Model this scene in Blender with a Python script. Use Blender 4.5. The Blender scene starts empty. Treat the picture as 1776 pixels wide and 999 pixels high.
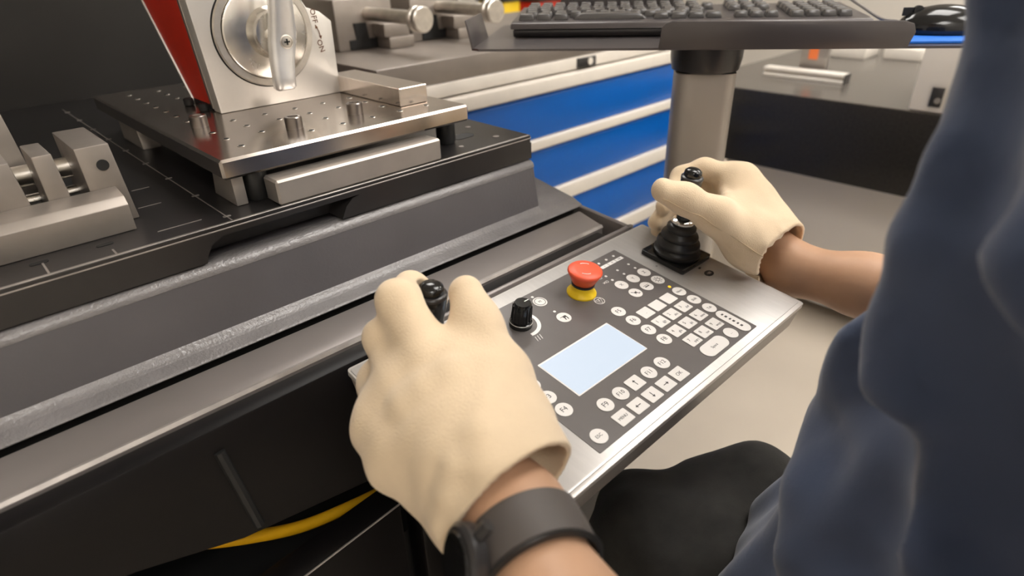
import bpy, bmesh, math, random
import numpy as np
from mathutils import Vector, Matrix
random.seed(4)
SC = bpy.context.scene
COL = SC.collection
PI = math.pi

# ---------------------------------------------------------------- camera
cam_d = bpy.data.cameras.new('camera')
cam_d.sensor_fit = 'HORIZONTAL'; cam_d.sensor_width = 36.0
cam_d.lens = 21.54
cam_d.clip_start = 0.01; cam_d.clip_end = 60
cam_d.dof.use_dof = True; cam_d.dof.focus_distance = 0.62; cam_d.dof.aperture_fstop = 4.2
cam = bpy.data.objects.new('camera', cam_d); COL.objects.link(cam)
cam.matrix_world = Matrix(((0.71979315, 0.35407081, -0.59710274, 0.0),
                           (-0.69364176, 0.33270664, -0.6388798, 0.0),
                           (-0.02754864, 0.8740367, 0.48507826, 1.12),
                           (0, 0, 0, 1)))
SC.camera = cam
# ---------------------------------------------------------------- world, exposure
SC.view_settings.view_transform = 'Standard'
SC.view_settings.look = 'None'
SC.view_settings.gamma = 1.0
SC.view_settings.use_curve_mapping = False
SC.view_settings.exposure = 0.0
wd = bpy.data.worlds.new('world'); SC.world = wd; wd.use_nodes = True
wd.node_tree.nodes['Background'].inputs[0].default_value = (1.0, 0.97, 0.93, 1)
wd.node_tree.nodes['Background'].inputs[1].default_value = 0.35
LAMP_POWER = 12.0

# ---------------------------------------------------------------- materials
def mat(name, col, rough=0.5, metal=0.0, spec=0.5, noise=0.0, nscale=20, bump=0.0, bscale=400, stretch=None, emit=0.0, rvar=0.0, coat=0.0, sheen=0.0):
    m = bpy.data.materials.new(name); m.use_nodes = True
    nt = m.node_tree; b = nt.nodes['Principled BSDF']
    b.inputs['Base Color'].default_value = (*col, 1)
    b.inputs['Roughness'].default_value = rough
    b.inputs['Metallic'].default_value = metal
    b.inputs['Specular IOR Level'].default_value = spec
    b.inputs['Coat Weight'].default_value = coat
    b.inputs['Sheen Weight'].default_value = sheen
    tc = nt.nodes.new('ShaderNodeTexCoord'); src = tc.outputs['Object']
    if stretch:
        mp = nt.nodes.new('ShaderNodeMapping'); mp.inputs['Scale'].default_value = stretch
        nt.links.new(src, mp.inputs['Vector']); src = mp.outputs['Vector']
    if noise or rvar:
        n = nt.nodes.new('ShaderNodeTexNoise'); n.inputs['Scale'].default_value = nscale; n.inputs['Detail'].default_value = 5
        nt.links.new(src, n.inputs['Vector'])
        if noise:
            r = nt.nodes.new('ShaderNodeValToRGB')
            r.color_ramp.elements[0].position = 0.3; r.color_ramp.elements[1].position = 0.7
            r.color_ramp.elements[0].color = (*[max(0, c*(1-noise)) for c in col], 1)
            r.color_ramp.elements[1].color = (*[min(1, c*(1+noise)) for c in col], 1)
            nt.links.new(n.outputs['Fac'], r.inputs['Fac']); nt.links.new(r.outputs['Color'], b.inputs['Base Color'])
        if rvar:
            mr = nt.nodes.new('ShaderNodeMapRange'); mr.inputs['To Min'].default_value = max(0.02, rough-rvar); mr.inputs['To Max'].default_value = rough+rvar
            nt.links.new(n.outputs['Fac'], mr.inputs['Value']); nt.links.new(mr.outputs['Result'], b.inputs['Roughness'])
    if bump:
        n2 = nt.nodes.new('ShaderNodeTexNoise'); n2.inputs['Scale'].default_value = bscale; n2.inputs['Detail'].default_value = 3
        nt.links.new(src, n2.inputs['Vector'])
        bp = nt.nodes.new('ShaderNodeBump'); bp.inputs['Strength'].default_value = bump; bp.inputs['Distance'].default_value = 0.001
        nt.links.new(n2.outputs['Fac'], bp.inputs['Height']); nt.links.new(bp.outputs['Normal'], b.inputs['Normal'])
    if emit:
        b.inputs['Emission Color'].default_value = (*col, 1); b.inputs['Emission Strength'].default_value = emit
    return m
M = dict(
    floor=mat('floor_beige', (.56, .49, .40), .35, noise=.06, nscale=3),
    wall=mat('wall_paint', (.75, .72, .67), .7),
    ceiling=mat('ceiling_paint', (.8, .78, .74), .8),
    lamp=mat('lamp_glow', (1.0, .965, .92), .5, emit=LAMP_POWER),
    cast=mat('grey_cast_paint', (.088, .082, .087), .36, noise=.10, nscale=9, bump=.22, bscale=260),
    ledge=mat('textured_paint_highlight', (.19, .18, .18), .26, spec=.8, noise=.1, nscale=30, bump=1.0, bscale=300),  # textured casting paint, lightened to put the lamp highlights into the colour
    black=mat('black_paint', (.005, .0043, .0045), .42, spec=.18, noise=.2, nscale=6),
    guard=mat('guard_paint', (.028, .026, .024), .5, spec=.4, noise=.15, nscale=5),
    screw=mat('dark_screw_steel', (.30, .27, .25), .28, metal=1.0),
    table=mat('black_table_top', (.018, .0165, .0165), .3, noise=.2, nscale=14, rvar=.03),
    edge=mat('worn_table_edge', (.36, .33, .31), .35, metal=.6, noise=.2, nscale=40),
    cover=mat('grey_cover_metal', (.23, .205, .195), .33, metal=.35, noise=.08, nscale=8, rvar=.06),
    steel=mat('ground_steel', (.54, .485, .44), .17, metal=.97, noise=.04, nscale=25, stretch=(1, 6, 1), rvar=.03),
    steel_side=mat('milled_steel', (.70, .66, .60), .34, metal=1.0, noise=.12, nscale=60),
    bright=mat('bright_steel', (.80, .77, .72), .26, metal=1.0, noise=.08, nscale=45, rvar=.08),
    matte=mat('matte_aluminium', (.42, .385, .35), .42, metal=.7, noise=.06, nscale=30),
    vise=mat('vise_steel', (.31, .275, .245), .42, metal=.65, noise=.08, nscale=30),
    chrome=mat('polished_chrome', (.78, .76, .74), .15, metal=1.0),
    lever=mat('cast_lever', (.72, .70, .68), .27, metal=.6, noise=.05, nscale=60, bump=.05, bscale=120),
    face=mat('ground_face_plate', (.72, .69, .65), .33, metal=.55, noise=.05, nscale=18),
    rubber=mat('black_rubber', (.012, .012, .012), .38),
    gloss=mat('gloss_black', (.01, .01, .01), .14),
    dark=mat('dark_hole', (.006, .006, .006), .6),
    red=mat('red_paint', (.50, .02, .004), .4, noise=.12, nscale=12),
    etched=mat('etched_brown', (.13, .05, .02), .6),
    panel=mat('silver_panel', (.49, .47, .45), .33, metal=.45, noise=.04, nscale=30, stretch=(8, 1, 1)),
    panel_side=mat('grey_panel_side', (.30, .27, .25), .4, metal=.3),
    rim=mat('light_rim', (.58, .55, .52), .3, metal=.3),
    membrane=mat('grey_membrane', (.125, .113, .108), .30, noise=.04, nscale=40),
    key=mat('white_key', (.78, .75, .72), .45),
    print=mat('grey_print', (.05, .045, .042), .6),
    white=mat('white_print', (.80, .78, .76), .5),
    screen=mat('lit_screen', (.76, .87, 1.0), .3, emit=.86),
    led=mat('amber_lamp', (.95, .55, .02), .3, emit=.7),
    estop=mat('red_button', (.80, .10, .04), .42),
    yellow=mat('yellow_plastic', (.86, .58, .01), .4),
    hose=mat('yellow_hose', (.75, .40, .008), .4),
    glove=mat('cream_glove', (.79, .62, .42), .85, noise=.05, nscale=25, bump=.5, bscale=800, sheen=.25),
    seam=mat('glove_seam', (.62, .47, .30), .9),
    skin=mat('skin', (.60, .355, .22), .48, noise=.06, nscale=30, bump=.06, bscale=300),
    hair=mat('dark_hair', (.02, .014, .01), .5),
    shirt=mat('navy_shirt', (.060, .088, .170), .8, noise=.06, nscale=12, bump=.15, bscale=700, sheen=.3),
    trousers=mat('black_trousers', (.022, .021, .019), .85, noise=.25, nscale=60, bump=.25, bscale=600, sheen=.1),
    strap=mat('watch_strap', (.085, .072, .065), .55),
    blue=mat('blue_drawer', (.0, .105, .46), .35),
    grip=mat('white_grip', (.72, .67, .60), .4, noise=.03, nscale=30),
    granite=mat('black_granite', (.02, .018, .016), .3, spec=.3, noise=.4, nscale=150),
    granite_top_reflection=mat('granite_top_reflection', (.10, .088, .077), .22, noise=.25, nscale=150),  # black granite greyed: the reflection on its polished top is put into the colour
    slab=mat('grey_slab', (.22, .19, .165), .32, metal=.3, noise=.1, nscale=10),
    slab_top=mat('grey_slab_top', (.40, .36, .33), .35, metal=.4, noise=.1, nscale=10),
    tray=mat('dark_tray', (.085, .075, .075), .28, metal=.3),
    post=mat('grey_post', (.42, .385, .345), .42, metal=.25),
    plastic=mat('black_plastic', (.03, .028, .028), .3),
    keycap=mat('keycap_grey', (.085, .08, .078), .2),
    offwhite=mat('offwhite_metal', (.78, .73, .66), .45),
    pad=mat('blue_pad', (.01, .16, .68), .6),
    cable=mat('grey_cable', (.22, .2, .19), .5),
    orange=mat('orange_label', (.90, .22, .06), .5),
)

M['screen'].node_tree.nodes['Principled BSDF'].inputs['Base Color'].default_value = (.05, .05, .055, 1)

# ---------------------------------------------------------------- helpers
W = {}
def thing(name, label, cat, loc=(0, 0, 0), rot=(0, 0, 0), group=None):
    o = bpy.data.objects.new(name, None); COL.objects.link(o)
    o.empty_display_size = .02
    o.location = loc; o.rotation_euler = rot
    W[o.name] = o.matrix_basis.copy()
    tag(o, label, cat, group); return o
def tag(o, label, cat=None, group=None, kind=None):
    if label: o['label'] = label
    if cat: o['category'] = cat
    if group: o['group'] = group
    if kind: o['kind'] = kind
    return o
def obj(name, bm, m, parent=None, local=False, smooth=35, label=None, kind=None):
    """link a bmesh (world coordinates unless local) as one mesh object under parent"""
    if parent is not None and not local: bm.transform(W[parent.name].inverted())
    me = bpy.data.meshes.new(name); bm.to_mesh(me); bm.free()
    return obm(name, me, m, parent, smooth, label, kind)
def obm(name, me, m, parent=None, smooth=35, label=None, kind=None):
    if isinstance(m, str): m = M[m]
    me.materials.clear(); me.materials.append(m)
    if smooth:
        me.shade_smooth(); me.set_sharp_from_angle(angle=math.radians(smooth))
    o = bpy.data.objects.new(name, me); COL.objects.link(o)
    if parent is not None:
        o.parent = parent; W[o.name] = W[parent.name]
    else: W[o.name] = Matrix.Identity(4)
    if label: o['label'] = label
    if kind: o['kind'] = kind
    return o
def struct(name, bm, m): return obj(name, bm, m, kind='structure', smooth=0)
def copy_tree(o, parent=None, loc=None):
    c = o.copy(); COL.objects.link(c); W[c.name] = W[o.name]
    if parent is not None: c.parent = parent
    if loc is not None: c.location = loc
    for ch in list(o.children): copy_tree(ch, c)
    return c
def nb(): return bmesh.new()
def merge(bm, b2, bevel=0, seg=2):
    if bevel:
        bmesh.ops.bevel(b2, geom=list(b2.edges), offset=bevel, segments=seg, affect='EDGES', profile=.5, clamp_overlap=True)
    me = bpy.data.meshes.new('t'); b2.to_mesh(me); b2.free(); bm.from_mesh(me); bpy.data.meshes.remove(me)
    return bm
def box(x0, x1, y0, y1, z0, z1, bevel=0, bm=None, seg=2):
    b2 = nb()
    bmesh.ops.create_cube(b2, size=1)
    for v in b2.verts:
        v.co = (x0 + (v.co.x+.5)*(x1-x0), y0 + (v.co.y+.5)*(y1-y0), z0 + (v.co.z+.5)*(z1-z0))
    return merge(bm or nb(), b2, bevel, seg)
def hexa(p, bevel=0, bm=None):
    """8 corners: bottom ring of four then top ring of four"""
    b2 = nb(); v = [b2.verts.new(q) for q in p]
    for f in ((3, 2, 1, 0), (4, 5, 6, 7), (0, 1, 5, 4), (1, 2, 6, 5), (2, 3, 7, 6), (3, 0, 4, 7)): b2.faces.new([v[i] for i in f])
    bmesh.ops.recalc_face_normals(b2, faces=b2.faces)
    return merge(bm or nb(), b2, bevel)
def prism(pts, a0, a1, axis='x', bevel=0, bm=None, seg=2):
    """polygon swept along an axis; pts are (y,z) for x, (x,z) for y, (x,y) for z"""
    b2 = nb()
    def mk(p, a): return {'x': (a, p[0], p[1]), 'y': (p[0], a, p[1]), 'z': (p[0], p[1], a)}[axis]
    A = [b2.verts.new(mk(p, a0)) for p in pts]; B = [b2.verts.new(mk(p, a1)) for p in pts]
    n = len(pts); b2.faces.new(A); b2.faces.new(B[::-1])
    for i in range(n): b2.faces.new((A[i], B[i], B[(i+1) % n], A[(i+1) % n]))
    bmesh.ops.recalc_face_normals(b2, faces=b2.faces)
    return merge(bm or nb(), b2, bevel, seg)
def frame_of(d):
    d = Vector(d).normalized(); a = Vector((0, 0, 1)) if abs(d.z) < .9 else Vector((1, 0, 0))
    u = d.cross(a).normalized(); return u, d.cross(u).normalized(), d
def lathe(prof, c=(0, 0, 0), d=(0, 0, 1), n=32, bm=None):
    """profile of (radius, height) turned about an axis"""
    bm = bm or nb(); u, v, w = frame_of(d); c = Vector(c); rings = []
    for r, h in prof:
        if r < 1e-6: rings.append([bm.verts.new(c + w*h)])
        else: rings.append([bm.verts.new(c + w*h + u*(r*math.cos(2*PI*i/n)) + v*(r*math.sin(2*PI*i/n))) for i in range(n)])
    fs = []
    for A, B in zip(rings, rings[1:]):
        for i in range(n):
            j = (i+1) % n
            if len(A) == 1 and len(B) == 1: break
            if len(A) == 1: fs.append(bm.faces.new((A[0], B[j], B[i])))
            elif len(B) == 1: fs.append(bm.faces.new((A[i], A[j], B[0])))
            else: fs.append(bm.faces.new((A[i], A[j], B[j], B[i])))
    bmesh.ops.recalc_face_normals(bm, faces=bm.faces)
    return bm
def cyl(c, d, r, h, n=24, bev=0, bm=None):
    p = [(0, 0), (r-bev, 0), (r, bev), (r, h-bev), (r-bev, h), (0, h)] if bev else [(0, 0), (r, 0), (r, h), (0, h)]
    return lathe(p, c, d, n, bm)
def spline(pts, n=8):
    P = [Vector(p) for p in pts]; P = [P[0]*2-P[1]] + P + [P[-1]*2-P[-2]]; out = []
    for i in range(1, len(P)-2):
        for k in range(n):
            t = k/n; a, b, c, d = P[i-1:i+3]
            out.append(.5*((2*b) + (c-a)*t + (2*a-5*b+4*c-d)*t*t + (3*b-a-3*c+d)*t**3))
    out.append(P[-2]); return out
def tube(pts, r, n=10, bm=None, sm=8):
    bm = bm or nb(); Q = spline(pts, sm) if sm else [Vector(p) for p in pts]; rings = []
    u = None
    for i, p in enumerate(Q):
        d = (Q[min(i+1, len(Q)-1)] - Q[max(i-1, 0)]).normalized()
        if u is None: u = frame_of(d)[0]
        u = (u - d*u.dot(d)).normalized(); v = d.cross(u)
        rr = r(i/(len(Q)-1)) if callable(r) else r
        rings.append([bm.verts.new(p + u*(rr*math.cos(2*PI*k/n)) + v*(rr*math.sin(2*PI*k/n))) for k in range(n)])
    for A, B in zip(rings, rings[1:]):
        for k in range(n): bm.faces.new((A[k], A[(k+1) % n], B[(k+1) % n], B[k]))
    bm.faces.new(rings[0][::-1]); bm.faces.new(rings[-1])
    bmesh.ops.recalc_face_normals(bm, faces=bm.faces)
    return bm
def rrect(cx, cy, w, h, r, n=6):
    out = []
    for sx, sy, a0 in ((1, 1, 0), (-1, 1, 90), (-1, -1, 180), (1, -1, 270)):
        for k in range(n+1):
            a = math.radians(a0 + 90*k/n)
            out.append((cx + sx*(w/2-r) + r*math.cos(a), cy + sy*(h/2-r) + r*math.sin(a)))
    return out
TEXT = {}
def text_mesh(s, size, depth=.0001, align='CENTER'):
    cu = bpy.data.curves.new('t', 'FONT'); cu.body = s; cu.size = size; cu.extrude = depth
    cu.align_x = align; cu.align_y = 'CENTER'; cu.resolution_u = 2
    o = bpy.data.objects.new('t', cu); COL.objects.link(o)
    dg = bpy.context.evaluated_depsgraph_get(); dg.update()
    me = bpy.data.meshes.new_from_object(o.evaluated_get(dg))
    bpy.data.objects.remove(o); bpy.data.curves.remove(cu)
    return me
def text(name, s, size, mtx, m, parent, local=False, depth=.0001):
    me = text_mesh(s, size, depth)
    me.transform(mtx if local else W[parent.name].inverted() @ mtx)
    return obm(name, me, m, parent, 0)
def basis(o, x, y):
    x = Vector(x).normalized(); y = Vector(y); y = (y - x*x.dot(y)).normalized(); z = x.cross(y)
    return Matrix(((x.x, y.x, z.x, o[0]), (x.y, y.y, z.y, o[1]), (x.z, y.z, z.z, o[2]), (0, 0, 0, 1)))

# ---- smooth solid modelling for bodies and cloth: signed distance field -> surface nets
def smin(a, b, k):
    h = np.maximum(k - np.abs(a-b), 0)/k
    return np.minimum(a, b) - h*h*k*.25
def cone(P, a, b, ra, rb):
    a = np.array(a, np.float32); b = np.array(b, np.float32); ab = b-a
    t = np.clip(((P-a) @ ab)/(ab @ ab), 0, 1)
    return np.linalg.norm(P - a - t[..., None]*ab, axis=-1) - (ra + (rb-ra)*t)
def chain(P, pts, k=.006):
    d = None
    for (a, ra), (b, rb) in zip(pts, pts[1:]):
        c = cone(P, a, b, ra, rb); d = c if d is None else smin(d, c, k)
    return d
def ellip(P, c, r, rotz=0):
    q = P - np.array(c, np.float32); ca, sa = math.cos(rotz), math.sin(rotz)
    x = q[..., 0]*ca + q[..., 1]*sa; y = -q[..., 0]*sa + q[..., 1]*ca
    q = np.stack([x, y, q[..., 2]], -1)/np.array(r, np.float32)
    l = np.linalg.norm(q, axis=-1); g = np.linalg.norm(q/np.array(r, np.float32), axis=-1)+1e-6
    return l*(l-1)/g
def nets(f, lo, hi, h):
    lo = np.array(lo, np.float32); n = np.ceil((np.array(hi)-lo)/h).astype(int)+1
    ax = [lo[i] + h*np.arange(n[i], dtype=np.float32) for i in range(3)]
    D = np.empty(n, np.float32)
    for i in range(0, n[0], 16):
        G = np.stack(np.meshgrid(ax[0][i:i+16], ax[1], ax[2], indexing='ij'), -1); D[i:i+16] = f(G)
    S = D < 0
    c = [S[i:n[0]-1+i, j:n[1]-1+j, k:n[2]-1+k] for i in (0, 1) for j in (0, 1) for k in (0, 1)]
    cnt = sum(x.astype(np.int8) for x in c); act = (cnt > 0) & (cnt < 8)
    idx = -np.ones(act.shape, np.int64); cells = np.argwhere(act); idx[act] = np.arange(len(cells))
    acc = np.zeros((len(cells), 3)); num = np.zeros(len(cells))
    off = [(i, j, k) for i in (0, 1) for j in (0, 1) for k in (0, 1)]
    for e0 in off:
        for a in range(3):
            if e0[a]: continue
            e1 = list(e0); e1[a] = 1
            d0 = D[tuple((cells+e0).T)]; d1 = D[tuple((cells+e1).T)]
            x = (d0 < 0) != (d1 < 0); t = np.where(x, d0/np.where(d0 == d1, 1, d0-d1), 0)
            p = np.array(e0, float) + np.outer(t, np.array(e1)-np.array(e0))
            acc[x] += p[x]; num[x] += 1
    V = lo + h*(cells + acc/np.maximum(num, 1)[:, None])
    F = []
    for a in range(3):
        b, cc = (a+1) % 3, (a+2) % 3
        sl0 = [slice(None)]*3; sl1 = [slice(None)]*3
        sl0[a] = slice(0, -1); sl1[a] = slice(1, None)
        s0 = S[tuple(sl0)]; s1 = S[tuple(sl1)]
        for flip, X in ((False, s0 & ~s1), (True, ~s0 & s1)):
            E = np.argwhere(X)
            E = E[(E[:, b] > 0) & (E[:, cc] > 0) & (E[:, b] < n[b]-1) & (E[:, cc] < n[cc]-1)]
            if not len(E): continue
            db = np.zeros(3, int); db[b] = 1; dc = np.zeros(3, int); dc[cc] = 1
            q = [idx[tuple(x.T)] for x in (E-db-dc, E-dc, E, E-db)]
            q = np.stack(q[::-1] if flip else q, 1); F.append(q[(q >= 0).all(1)])
    return V, np.concatenate(F)
def sdf_obj(name, f, lo, hi, h, m, parent=None, label=None):
    V, F = nets(f, lo, hi, h)
    if parent is not None:
        I = np.array(W[parent.name].inverted()); V = V @ I[:3, :3].T + I[:3, 3]
    me = bpy.data.meshes.new(name)
    me.vertices.add(len(V)); me.vertices.foreach_set('co', V.astype(np.float32).ravel())
    me.loops.add(len(F)*4); me.loops.foreach_set('vertex_index', F.astype(np.int32).ravel())
    me.polygons.add(len(F)); me.polygons.foreach_set('loop_start', np.arange(0, len(F)*4, 4, dtype=np.int32))
    me.update(calc_edges=True); me.validate()
    return obm(name, me, m, parent, 70, label)
def snap(f, p, out=0.0):
    p = np.array(p, np.float32)
    for _ in range(12):
        e = 1e-3; g = np.array([float(f((p+v)[None])[0]-f((p-v)[None])[0])/(2*e) for v in np.eye(3, dtype=np.float32)*e])
        p = (p - g*(float(f(p[None])[0])-out)/max(g @ g, 1e-4)).astype(np.float32)
    return tuple(float(x) for x in p)

# ================================================================ setting
struct('floor', box(-2.2, 5.6, -2.2, 4.6, -.1, 0), 'floor')
struct('ceiling', box(-2.2, 5.6, -2.2, 4.6, 2.9, 3.0), 'ceiling')
struct('wall_back', box(-2.2, 5.6, 4.5, 4.6, 0, 2.9), 'wall')
struct('wall_right', box(5.5, 5.6, -2.2, 4.5, 0, 2.9), 'wall')
struct('wall_left', box(-2.2, -2.1, -2.2, 4.5, 0, 2.9), 'wall')
struct('wall_front', box(-2.1, 5.5, -2.2, -2.1, 0, 2.9), 'wall')
k = 0
ORD = ('first', 'second', 'third')
for i, lx in enumerate((-.6, 1.5, 3.6)):
    for j, ly in enumerate((-1.5, .05, 1.9)):
        if (i, j) in ((0, 1), (0, 2), (2, 2)): continue      # these lamps are not there
        t = thing('ceiling_light', 'white ceiling light, %s from the left wall, %s from the operator side' % (ORD[i], ORD[j]), 'ceiling light', (lx, ly, 2.9), group='ceiling lights')
        obj('light_frame', box(lx-.5, lx+.5, ly-.5, ly+.5, 2.875, 2.9), 'offwhite', t)
        obj('diffuser', box(lx-.46, lx+.46, ly-.46, ly+.46, 2.868, 2.8755), 'lamp', t)

# ================================================================ measuring machine
mach = thing('machine', 'dark grey cast machine bed with black table top and stepped front', 'machine', (0, 1.0, 0))
bm = prism([(.5647, .700), (.5647, .7948), (.576, .8567), (.582, .8615), (1.5, .8615), (1.5, .70)], -.75, .588, 'x', .004, seg=3)
obj('casting', bm, 'cast', mach)
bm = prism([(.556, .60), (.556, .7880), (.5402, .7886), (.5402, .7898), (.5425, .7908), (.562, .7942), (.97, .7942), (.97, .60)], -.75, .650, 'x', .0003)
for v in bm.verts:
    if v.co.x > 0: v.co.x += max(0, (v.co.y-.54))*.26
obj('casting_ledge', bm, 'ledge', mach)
obj('groove', box(-.75, .655, .5535, .5558, .74, .7878), 'dark', mach)
# fillet where the wall meets the ledge, and the rounded top shoulder
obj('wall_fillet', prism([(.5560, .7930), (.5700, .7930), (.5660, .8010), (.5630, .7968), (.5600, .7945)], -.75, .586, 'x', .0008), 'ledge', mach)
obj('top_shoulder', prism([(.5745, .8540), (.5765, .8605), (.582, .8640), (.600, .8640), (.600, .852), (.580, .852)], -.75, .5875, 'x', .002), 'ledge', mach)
# table top with a pocket cut out of its front edge
bm = prism([(-.75, .5805), (.585, .5805), (.588, .5835), (.605, 1.39), (-.75, 1.39)], .888, .8975, 'z')
box(-.75, .148, .5805, .61, .866, .888, bm=bm)
prism([(.293, .866), (.300, .879), (.309, .886), (.318, .888), (.587, .888), (.587, .866)], .5805, .61, 'y', bm=bm)
prism([(.148, .866), (.148, .888), (.168, .888), (.156, .882), (.150, .872)], .5805, .61, 'y', bm=bm)
box(-.75, .587, .61, 1.39, .8655, .888, bm=bm)
obj('table_top', bm, 'table', mach)
obj('table_edge', prism([(.5803, .8945), (.5803, .8935), (.5865, .8979), (.5835, .8979)], -.75, .5865, 'x'), 'edge', mach, label='worn bright chamfer along the front of the table')
# scribed lines and holes of the table
bm = box(.1815, .1828, .585, 1.32, .8974, .8979)
for y, x0, x1 in ((.757, .139, .157), (.693, .128, .150), (.612, .122, .162)): box(x0, x1, y-.0006, y+.0006, .8974, .8979, bm=bm)
box(.0802, .0818, .586, .60, .8974, .8979, bm=bm); box(.0302, .0318, .586, .62, .8974, .8979, bm=bm)
for i in range(9): box(.1790, .1860, .60+.085*i, .603+.085*i, .8974, .8982, bm=bm)
obj('scribed_line', bm, 'edge', mach)
obj('table_slot', prism(rrect(.522, .649, .036, .022, .0105), .8974, .8979, 'z'), 'dark', mach)
for x, y, r in ((.531, .693, .004), (.552, .613, .0045), (.490, .612, .0035), (.56, .681, .004)):
    obj('table_hole', cyl((x, y, .8974), (0, 0, 1), r, .0006, 12), 'edge', mach)
for x in (.028, .078, -.02): obj('table_notch', prism(rrect(x+.001, .617, .014, .006, .0028), .8974, .898, 'z'), 'dark', mach)
# flat cover in front of the casting, with slanted right end
cv = prism([(-.75, .4745), (.6165, .4745), (.6365, .5335), (-.75, .5335)], .748, .787, 'z', .0025, seg=3)
cover = obj('front_cover', cv, 'cover', mach)
obj('cover_edge', prism([(.4738, .7845), (.4760, .7877), (.4785, .7877), (.4755, .7820)], -.75, .6160, 'x'), 'edge', mach, label='thin bright lip along the cover')
obj('cover_hole', cyl((.596, .4752, .765), (0, -1, 0), .0085, .0012, 20), 'dark', mach)
# black front apron below the cover, its lower edge rising to the left
ap = prism([(-.75, .784), (.6, .784), (.6, .62), (.235, .655), (.073, .680), (-.006, .705), (-.2, .745), (-.75, .745)], .450, .472, 'y', .002)
for v in ap.verts:
    v.co.y -= (.787-v.co.z)*.22
obj('front_apron', ap, 'black', mach)
for (a, b) in (((0.0798, 0.7646), (0.0879, 0.6850)), ((-.056, .728), (-.045, .60))):
    q = [Vector((a[0], .449-(.787-a[1])*.22, a[1])), Vector((b[0], .449-(.787-b[1])*.22, b[1]))]
    obj('apron_slot', tube([q[0], (q[0]+q[1])/2, q[1]], .0045, 8, sm=0), 'dark', mach)
# lower black housings in front of the hose, and the dark trough behind them
def hous(x0, x1, z0, z1): return hexa([(x0, .405, .26), (x1, .405, .26), (x1, .435, .26), (x0, .435, .26), (x0, .399, z0), (x1, .399, z1), (x1, .432, z1), (x0, .432, z0)], .004)
obj('lower_housing', hous(-.6, .211, .575, .6365), 'black', mach)
obj('lower_housing', hous(.231, .60, .628, .60), 'black', mach)
obj('housing_highlight', tube([(.02, .3985, .6195), (.209, .3985, .6358)], .0011, 6, sm=0), 'edge', mach)  # highlight along the housing edge, put in as a thin bright tube
obj('trough', box(-.6, .60, .436, .615, .26, .545, .002), 'dark', mach)
obj('machine_base', box(-.72, .60, .62, 1.45, 0, .70, .01), 'black', mach)
# black tray that the cover sits in, beside the panel
bm = box(.305, .645, .4440, .4510, .735, .788, .002)
hexa([(.632, .444, .735), (.640, .444, .735), (.654, .547, .735), (.645, .547, .735), (.632, .444, .788), (.640, .444, .788), (.655, .547, .788), (.646, .547, .788)], .002, bm)
box(.305, .640, .4445, .5395, .730, .738, bm=bm)
obj('side_tray', bm, 'cover', mach)
obj('tray_liner', box(.31, .6335, .4515, .5385, .738, .7405), 'dark', mach)
# tall dark guard behind the table
bm = box(-.75, .56, 1.392, 1.41, .8655, 2.0, .003)
obj('back_guard', bm, 'guard', mach)

# yellow hose hanging under the apron
h = obj('hose', tube([(-.03, .475, .712), (.0345, .462, .676), (.0809, .462, .6435), (.1293, .462, .6168), (.1794, .462, .6026), (.2441, .464, .5895), (.29, .475, .580), (.34, .50, .565), (.36, .53, .5515)], .0062, 12), 'hose')
tag(h, 'yellow hose hanging below the black front of the machine', 'hose')

# ================================================================ fixture plate on the table
pl = thing('fixture_plate', 'thick square steel fixture plate with rows of small holes', 'plate', (.345, .84, .8975))
obj('plate', box(.190, .5015, .606, 1.076, .930, .950, .0026, seg=1), 'steel', pl)
hm = cyl((0, 0, 0), (0, 0, 1), .0042, .0004, 14, .0002); hme = bpy.data.meshes.new('hole'); hm.to_mesh(hme); hm.free()
hd = cyl((0.0, .0, .0002), (0, 0, 1), .0029, .0004, 12); hde = bpy.data.meshes.new('bore'); hd.to_mesh(hde); hd.free()
for i in range(7):
    for j in range(11):
        x, y = .2275 + .0393*i, .6435 + .0393*j
        if .262 < x < .445 and .79 < y < .945: continue
        if .43 < x < .485 and .655 < y < .83: continue
        if (i, j) in ((1, 0),): continue
        o = obm('threaded_hole', hme, 'bright', pl, 30); o.location = (x-.345, y-.84, .950-.8975)
        b = obm('bore', hde, 'dark', o, 0)
def cap_screw(x, y, z, par, r=.0095, h=.013):
    bm = lathe([(0, 0), (r, 0), (r, h-.001), (r-.001, h), (r*.62, h), (r*.55, h-.004), (0, h-.004)], (x, y, z), n=28)
    return obj('cap_screw', bm, 'screw', par)
for x, y in ((.229, .763), (.299, .669), (.382, .677)):
    s = cap_screw(x, y, .950, pl)
    obj('socket', cyl((x, y, .9588), (0, 0, 1), .0054, .0014, 6), 'dark', s)
for x, y in ((.2275, .629), (.488, .640), (.226, 1.03), (.488, 1.03)):
    obj('buffer', lathe([(0, 0), (.011, 0), (.0125, .004), (.0125, .026), (.010, .0325), (0, .0325)], (x, y, .8978), n=24), 'rubber', pl)
obj('foot', prism([(.619, .8978), (.678, .8978), (.668, .93), (.619, .93)], .2005, .2125, 'x', .001), 'matte', pl)
obj('foot', prism([(.924, .8978), (1.014, .8978), (1.014, .93), (.932, .93)], .1995, .222, 'x', .001), 'matte', pl)
obj('web', prism([(.2128, .650), (.2128, .640), (.2165, .6455), (.2225, .647), (.2280, .6455), (.2315, .640), (.2315, .672), (.2128, .672)], .8978, .929, 'z'), 'matte', pl)
r = obj('guide_rail', box(.231, .4385, .5855, .616, .8978, .9238, .0022, seg=1), 'matte')
tag(r, 'matt aluminium rail lying on the table under the front of the steel plate', 'rail')
r = obj('stop_bar', box(.436, .4785, .659, .83, .9502, .9725, .0010, seg=1), 'steel')
tag(r, 'square ground steel bar lying on the plate right of the magnetic block', 'steel bar')

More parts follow.
